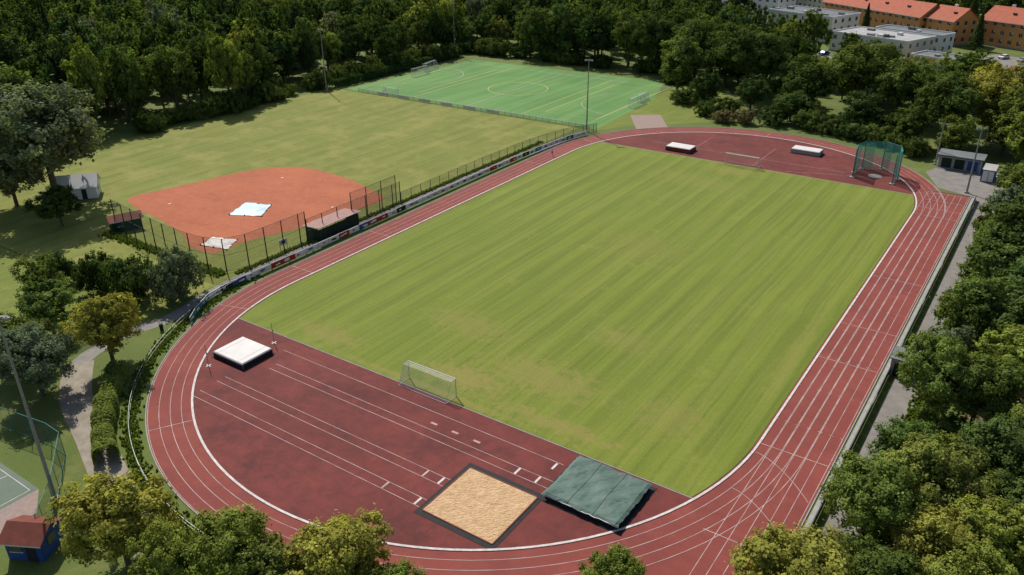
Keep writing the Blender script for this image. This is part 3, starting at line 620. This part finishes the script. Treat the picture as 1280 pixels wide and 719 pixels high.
# grass tufts along unmown edges, one object
tv=[];tf=[]
rr_=np.random.default_rng(11)
def tuft(x,y,s):
    for _ in range(3):
        a=rr_.random()*6.28; dx,dy=math.cos(a)*s*.5,math.sin(a)*s*.5; h=s*(.5+rr_.random()*.6); i=len(tv); lx,ly=(rr_.random(2)-.5)*s*.5
        tv.extend([(x-dx,y-dy,0),(x+dx,y+dy,0),(x+dx*.3+lx,y+dy*.3+ly,h),(x-dx*.3+lx,y-dy*.3+ly,h)]); tf.append((i,i+1,i+2,i+3))
for _ in range(2600):
    a=math.radians(rr_.uniform(182,300)); r=43.4+rr_.normal()*.5; tuft(r*math.cos(a),-LH+r*math.sin(a),.35)
for _ in range(2200): tuft(-46.7+rr_.normal()*.25,rr_.uniform(-45,45),.4)
for _ in range(1500): tuft(rr_.uniform(-80,-48),-46.5+rr_.normal()*.5,.45)
for _ in range(1800): tuft(49.6+rr_.normal()*.5,rr_.uniform(-70,48),.45)
me=bpy.data.meshes.new('grass_tufts'); me.from_pydata(tv,[],tf); me.materials.append(LM['light']); at=me.attributes.new('tint','FLOAT','FACE'); at.data.foreach_set('value',rr_.uniform(.6,1.1,len(tf)).astype(np.float32)); COL.objects.link(bpy.data.objects.new('grass_tufts',me))
# forest : one instanced collection
FC=bpy.data.collections.new('forest_trees')
def inforest(x,y):
    for bx,by,br in BR:
        if (x-bx)**2+(y-by)**2<br*br: return 0
    if x<-138 and y>-70: return 1
    if x<-124 and -120<y<-48: return .8
    if x<-112 and y<-60: return .5
    if x<-50 and y>137: return 1
    if -55<x<-18 and 128<y<178: return .95
    if -18<=x<56 and 122<y<150: return .7
    if -18<=x<56 and 150<=y<170: return .25
    if 56<x<110 and 40<y<200: return .8
    if 66<x<120 and -60<y<=40: return .6
    if -60<=x<=120 and 170<=y<235: return .05
    if -100<=x<=160 and 235<=y<330: return .18
    if y>=330: return .8
    return 0
cnt=0; sp=9.2
for ix in range(int(-640/sp),int(160/sp)):
    for iy in range(int(-120/sp),int(620/sp)):
        x=ix*sp+random.uniform(-3.8,3.8); y=iy*sp+random.uniform(-3.8,3.8)
        be=math.degrees(math.atan2(-(x-55.5),y+116.6)); u1,u2,u3=random.random(),random.random(),random.random()
        if be>74 or be<-6: continue
        if y>127+(x+470)*.5935+45: continue
        pr=inforest(x,y)
        if random.random()>pr: continue
        edge=(x>-150 and y<137) or (y<150 and x>-130)
        h=11+11*u1; rr=4.2+3.8*u2*(.5+.5*u1)
        if pr<.4: h*=.6; rr*=.85
        elif -18<=x<56 and y>110: h*=.68
        c=random.choices(['dark','mid','light','grey','yellow'],[6,6,1.8,1.,.5])[0]
        near=(x>-152 and y<150)
        if u3<.06 and not edge: tree(x,y,4,h*1.1,'dark',[CON],'tree',FC)
        else: tree(x,y,rr,h,c,MID if near else LOW,'tree',FC)
        cnt+=1
for i in range(100):
    t_=random.random()
    if i%3: x,y=-137+random.uniform(-3,3),-50+185*t_
    else: x,y=-135+85*t_,134+random.uniform(-2,2)
    tree(x,y,random.uniform(2.5,4),random.uniform(3,6),random.choice(['dark','mid']),BUSH,'understorey_shrub',FC)
fo=empty('forest'); fo.instance_type='COLLECTION'; fo.instance_collection=FC
print('forest',cnt)
# ------------------------------------------------------------ runner
def runner(x,y,rot):
    vs=[(0,0,.95),(0,0,1.2),(0,0,1.42),(0,0,1.52),(0,.02,1.68),(0,.02,1.78),(-.1,0,.9),(-.11,.18,.52),(-.11,-.02,.1),(-.11,.14,.05),(.1,0,.9),(.11,-.05,.5),(.11,-.4,.28),(.11,-.42,.14),
        (-.19,0,1.4),(-.25,-.18,1.16),(-.22,.02,1.02),(.19,0,1.4),(.25,.16,1.18),(.2,.3,1.36)]
    es=[(0,1),(1,2),(2,3),(3,4),(4,5),(0,6),(6,7),(7,8),(8,9),(0,10),(10,11),(11,12),(12,13),(2,14),(14,15),(15,16),(2,17),(17,18),(18,19)]
    rd=[.14,.13,.14,.06,.1,.07,.1,.075,.045,.04,.1,.075,.045,.04,.06,.045,.035,.06,.045,.035]
    me=bpy.data.meshes.new('runner'); me.from_pydata(vs,es,[]); o=bpy.data.objects.new('runner',me); COL.objects.link(o)
    m=o.modifiers.new('s','SKIN')
    if not me.skin_vertices: 
        bpy.context.view_layer.objects.active=o; bpy.ops.mesh.customdata_skin_add()
    for i,v in enumerate(me.skin_vertices[0].data): v.radius=(rd[i],rd[i]); v.use_root=(i==0)
    o.modifiers.new('u','SUBSURF').levels=1
    t=NT('runner_clothing'); sp=t.n('ShaderNodeSeparateXYZ'); t.l(t.coord(),sp.inputs[0]); r=t.n('ShaderNodeValToRGB'); r.color_ramp.interpolation='CONSTANT'
    e=r.color_ramp.elements; e[0].position=0; e[0].color=(.5,.5,.5,1); e[1].position=.06; e[1].color=(.42,.25,.17,1)
    for p,c in((.33,(.02,.02,.03,1)),(.5,(.6,.6,.62,1)),(.745,(.42,.25,.17,1)),(.86,(.05,.03,.02,1))): q=e.new(p); q.color=c
    t.l(t.math('DIVIDE',sp.outputs[2],2.),r.inputs[0]); t.col(r.outputs[0]); me.materials.append(t.m)
    o.location=(x,y,.05); o.rotation_euler=(0,0,rot)
runner(-38.6,36.7,math.pi)
# ------------------------------------------------------------ light
el=math.radians(47); d=Vector((-.86,.51)).normalized(); sv=Vector((d.x*math.cos(el),d.y*math.cos(el),math.sin(el)))
L=bpy.data.lights.new('sun','SUN'); L.energy=5.0; L.angle=math.radians(.53); L.color=(1,.955,.88); lo=bpy.data.objects.new('sun',L); COL.objects.link(lo); lo.rotation_euler=sv.to_track_quat('Z','Y').to_euler(); lo.location=(-100,60,150)
w=bpy.data.worlds.new('World'); S.world=w; w.use_nodes=True; nt=w.node_tree; sk=nt.nodes.new('ShaderNodeTexSky'); sk.sky_type='NISHITA'; sk.sun_disc=False; sk.sun_elevation=el; sk.sun_rotation=math.atan2(d.x,d.y); sk.air_density=1.2; sk.dust_density=1.5
nt.links.new(sk.outputs[0],nt.nodes['Background'].inputs[0]); nt.nodes['Background'].inputs[1].default_value=.095
S.view_settings.view_transform='Standard'; S.view_settings.look='None'; S.view_settings.exposure=0
# ------------------------------------------------------------ camera
yaw,pit,roll,f=0.6023,0.4521,-0.008,1017.25
F=Vector((-math.sin(yaw)*math.cos(pit),math.cos(yaw)*math.cos(pit),-math.sin(pit))); Rr=Vector((math.cos(yaw),math.sin(yaw),0)); U=Rr.cross(F)
R2=Rr*math.cos(roll)+U*math.sin(roll); U2=-Rr*math.sin(roll)+U*math.cos(roll)
cam=bpy.data.cameras.new('camera'); cam.sensor_width=36; cam.lens=f*36/1280; cam.clip_end=5000; co=bpy.data.objects.new('camera',cam); COL.objects.link(co)
mw=Matrix((R2,U2,-F)).transposed().to_4x4(); mw.translation=(55.464,-116.641,54.027); co.matrix_world=mw; S.camera=co
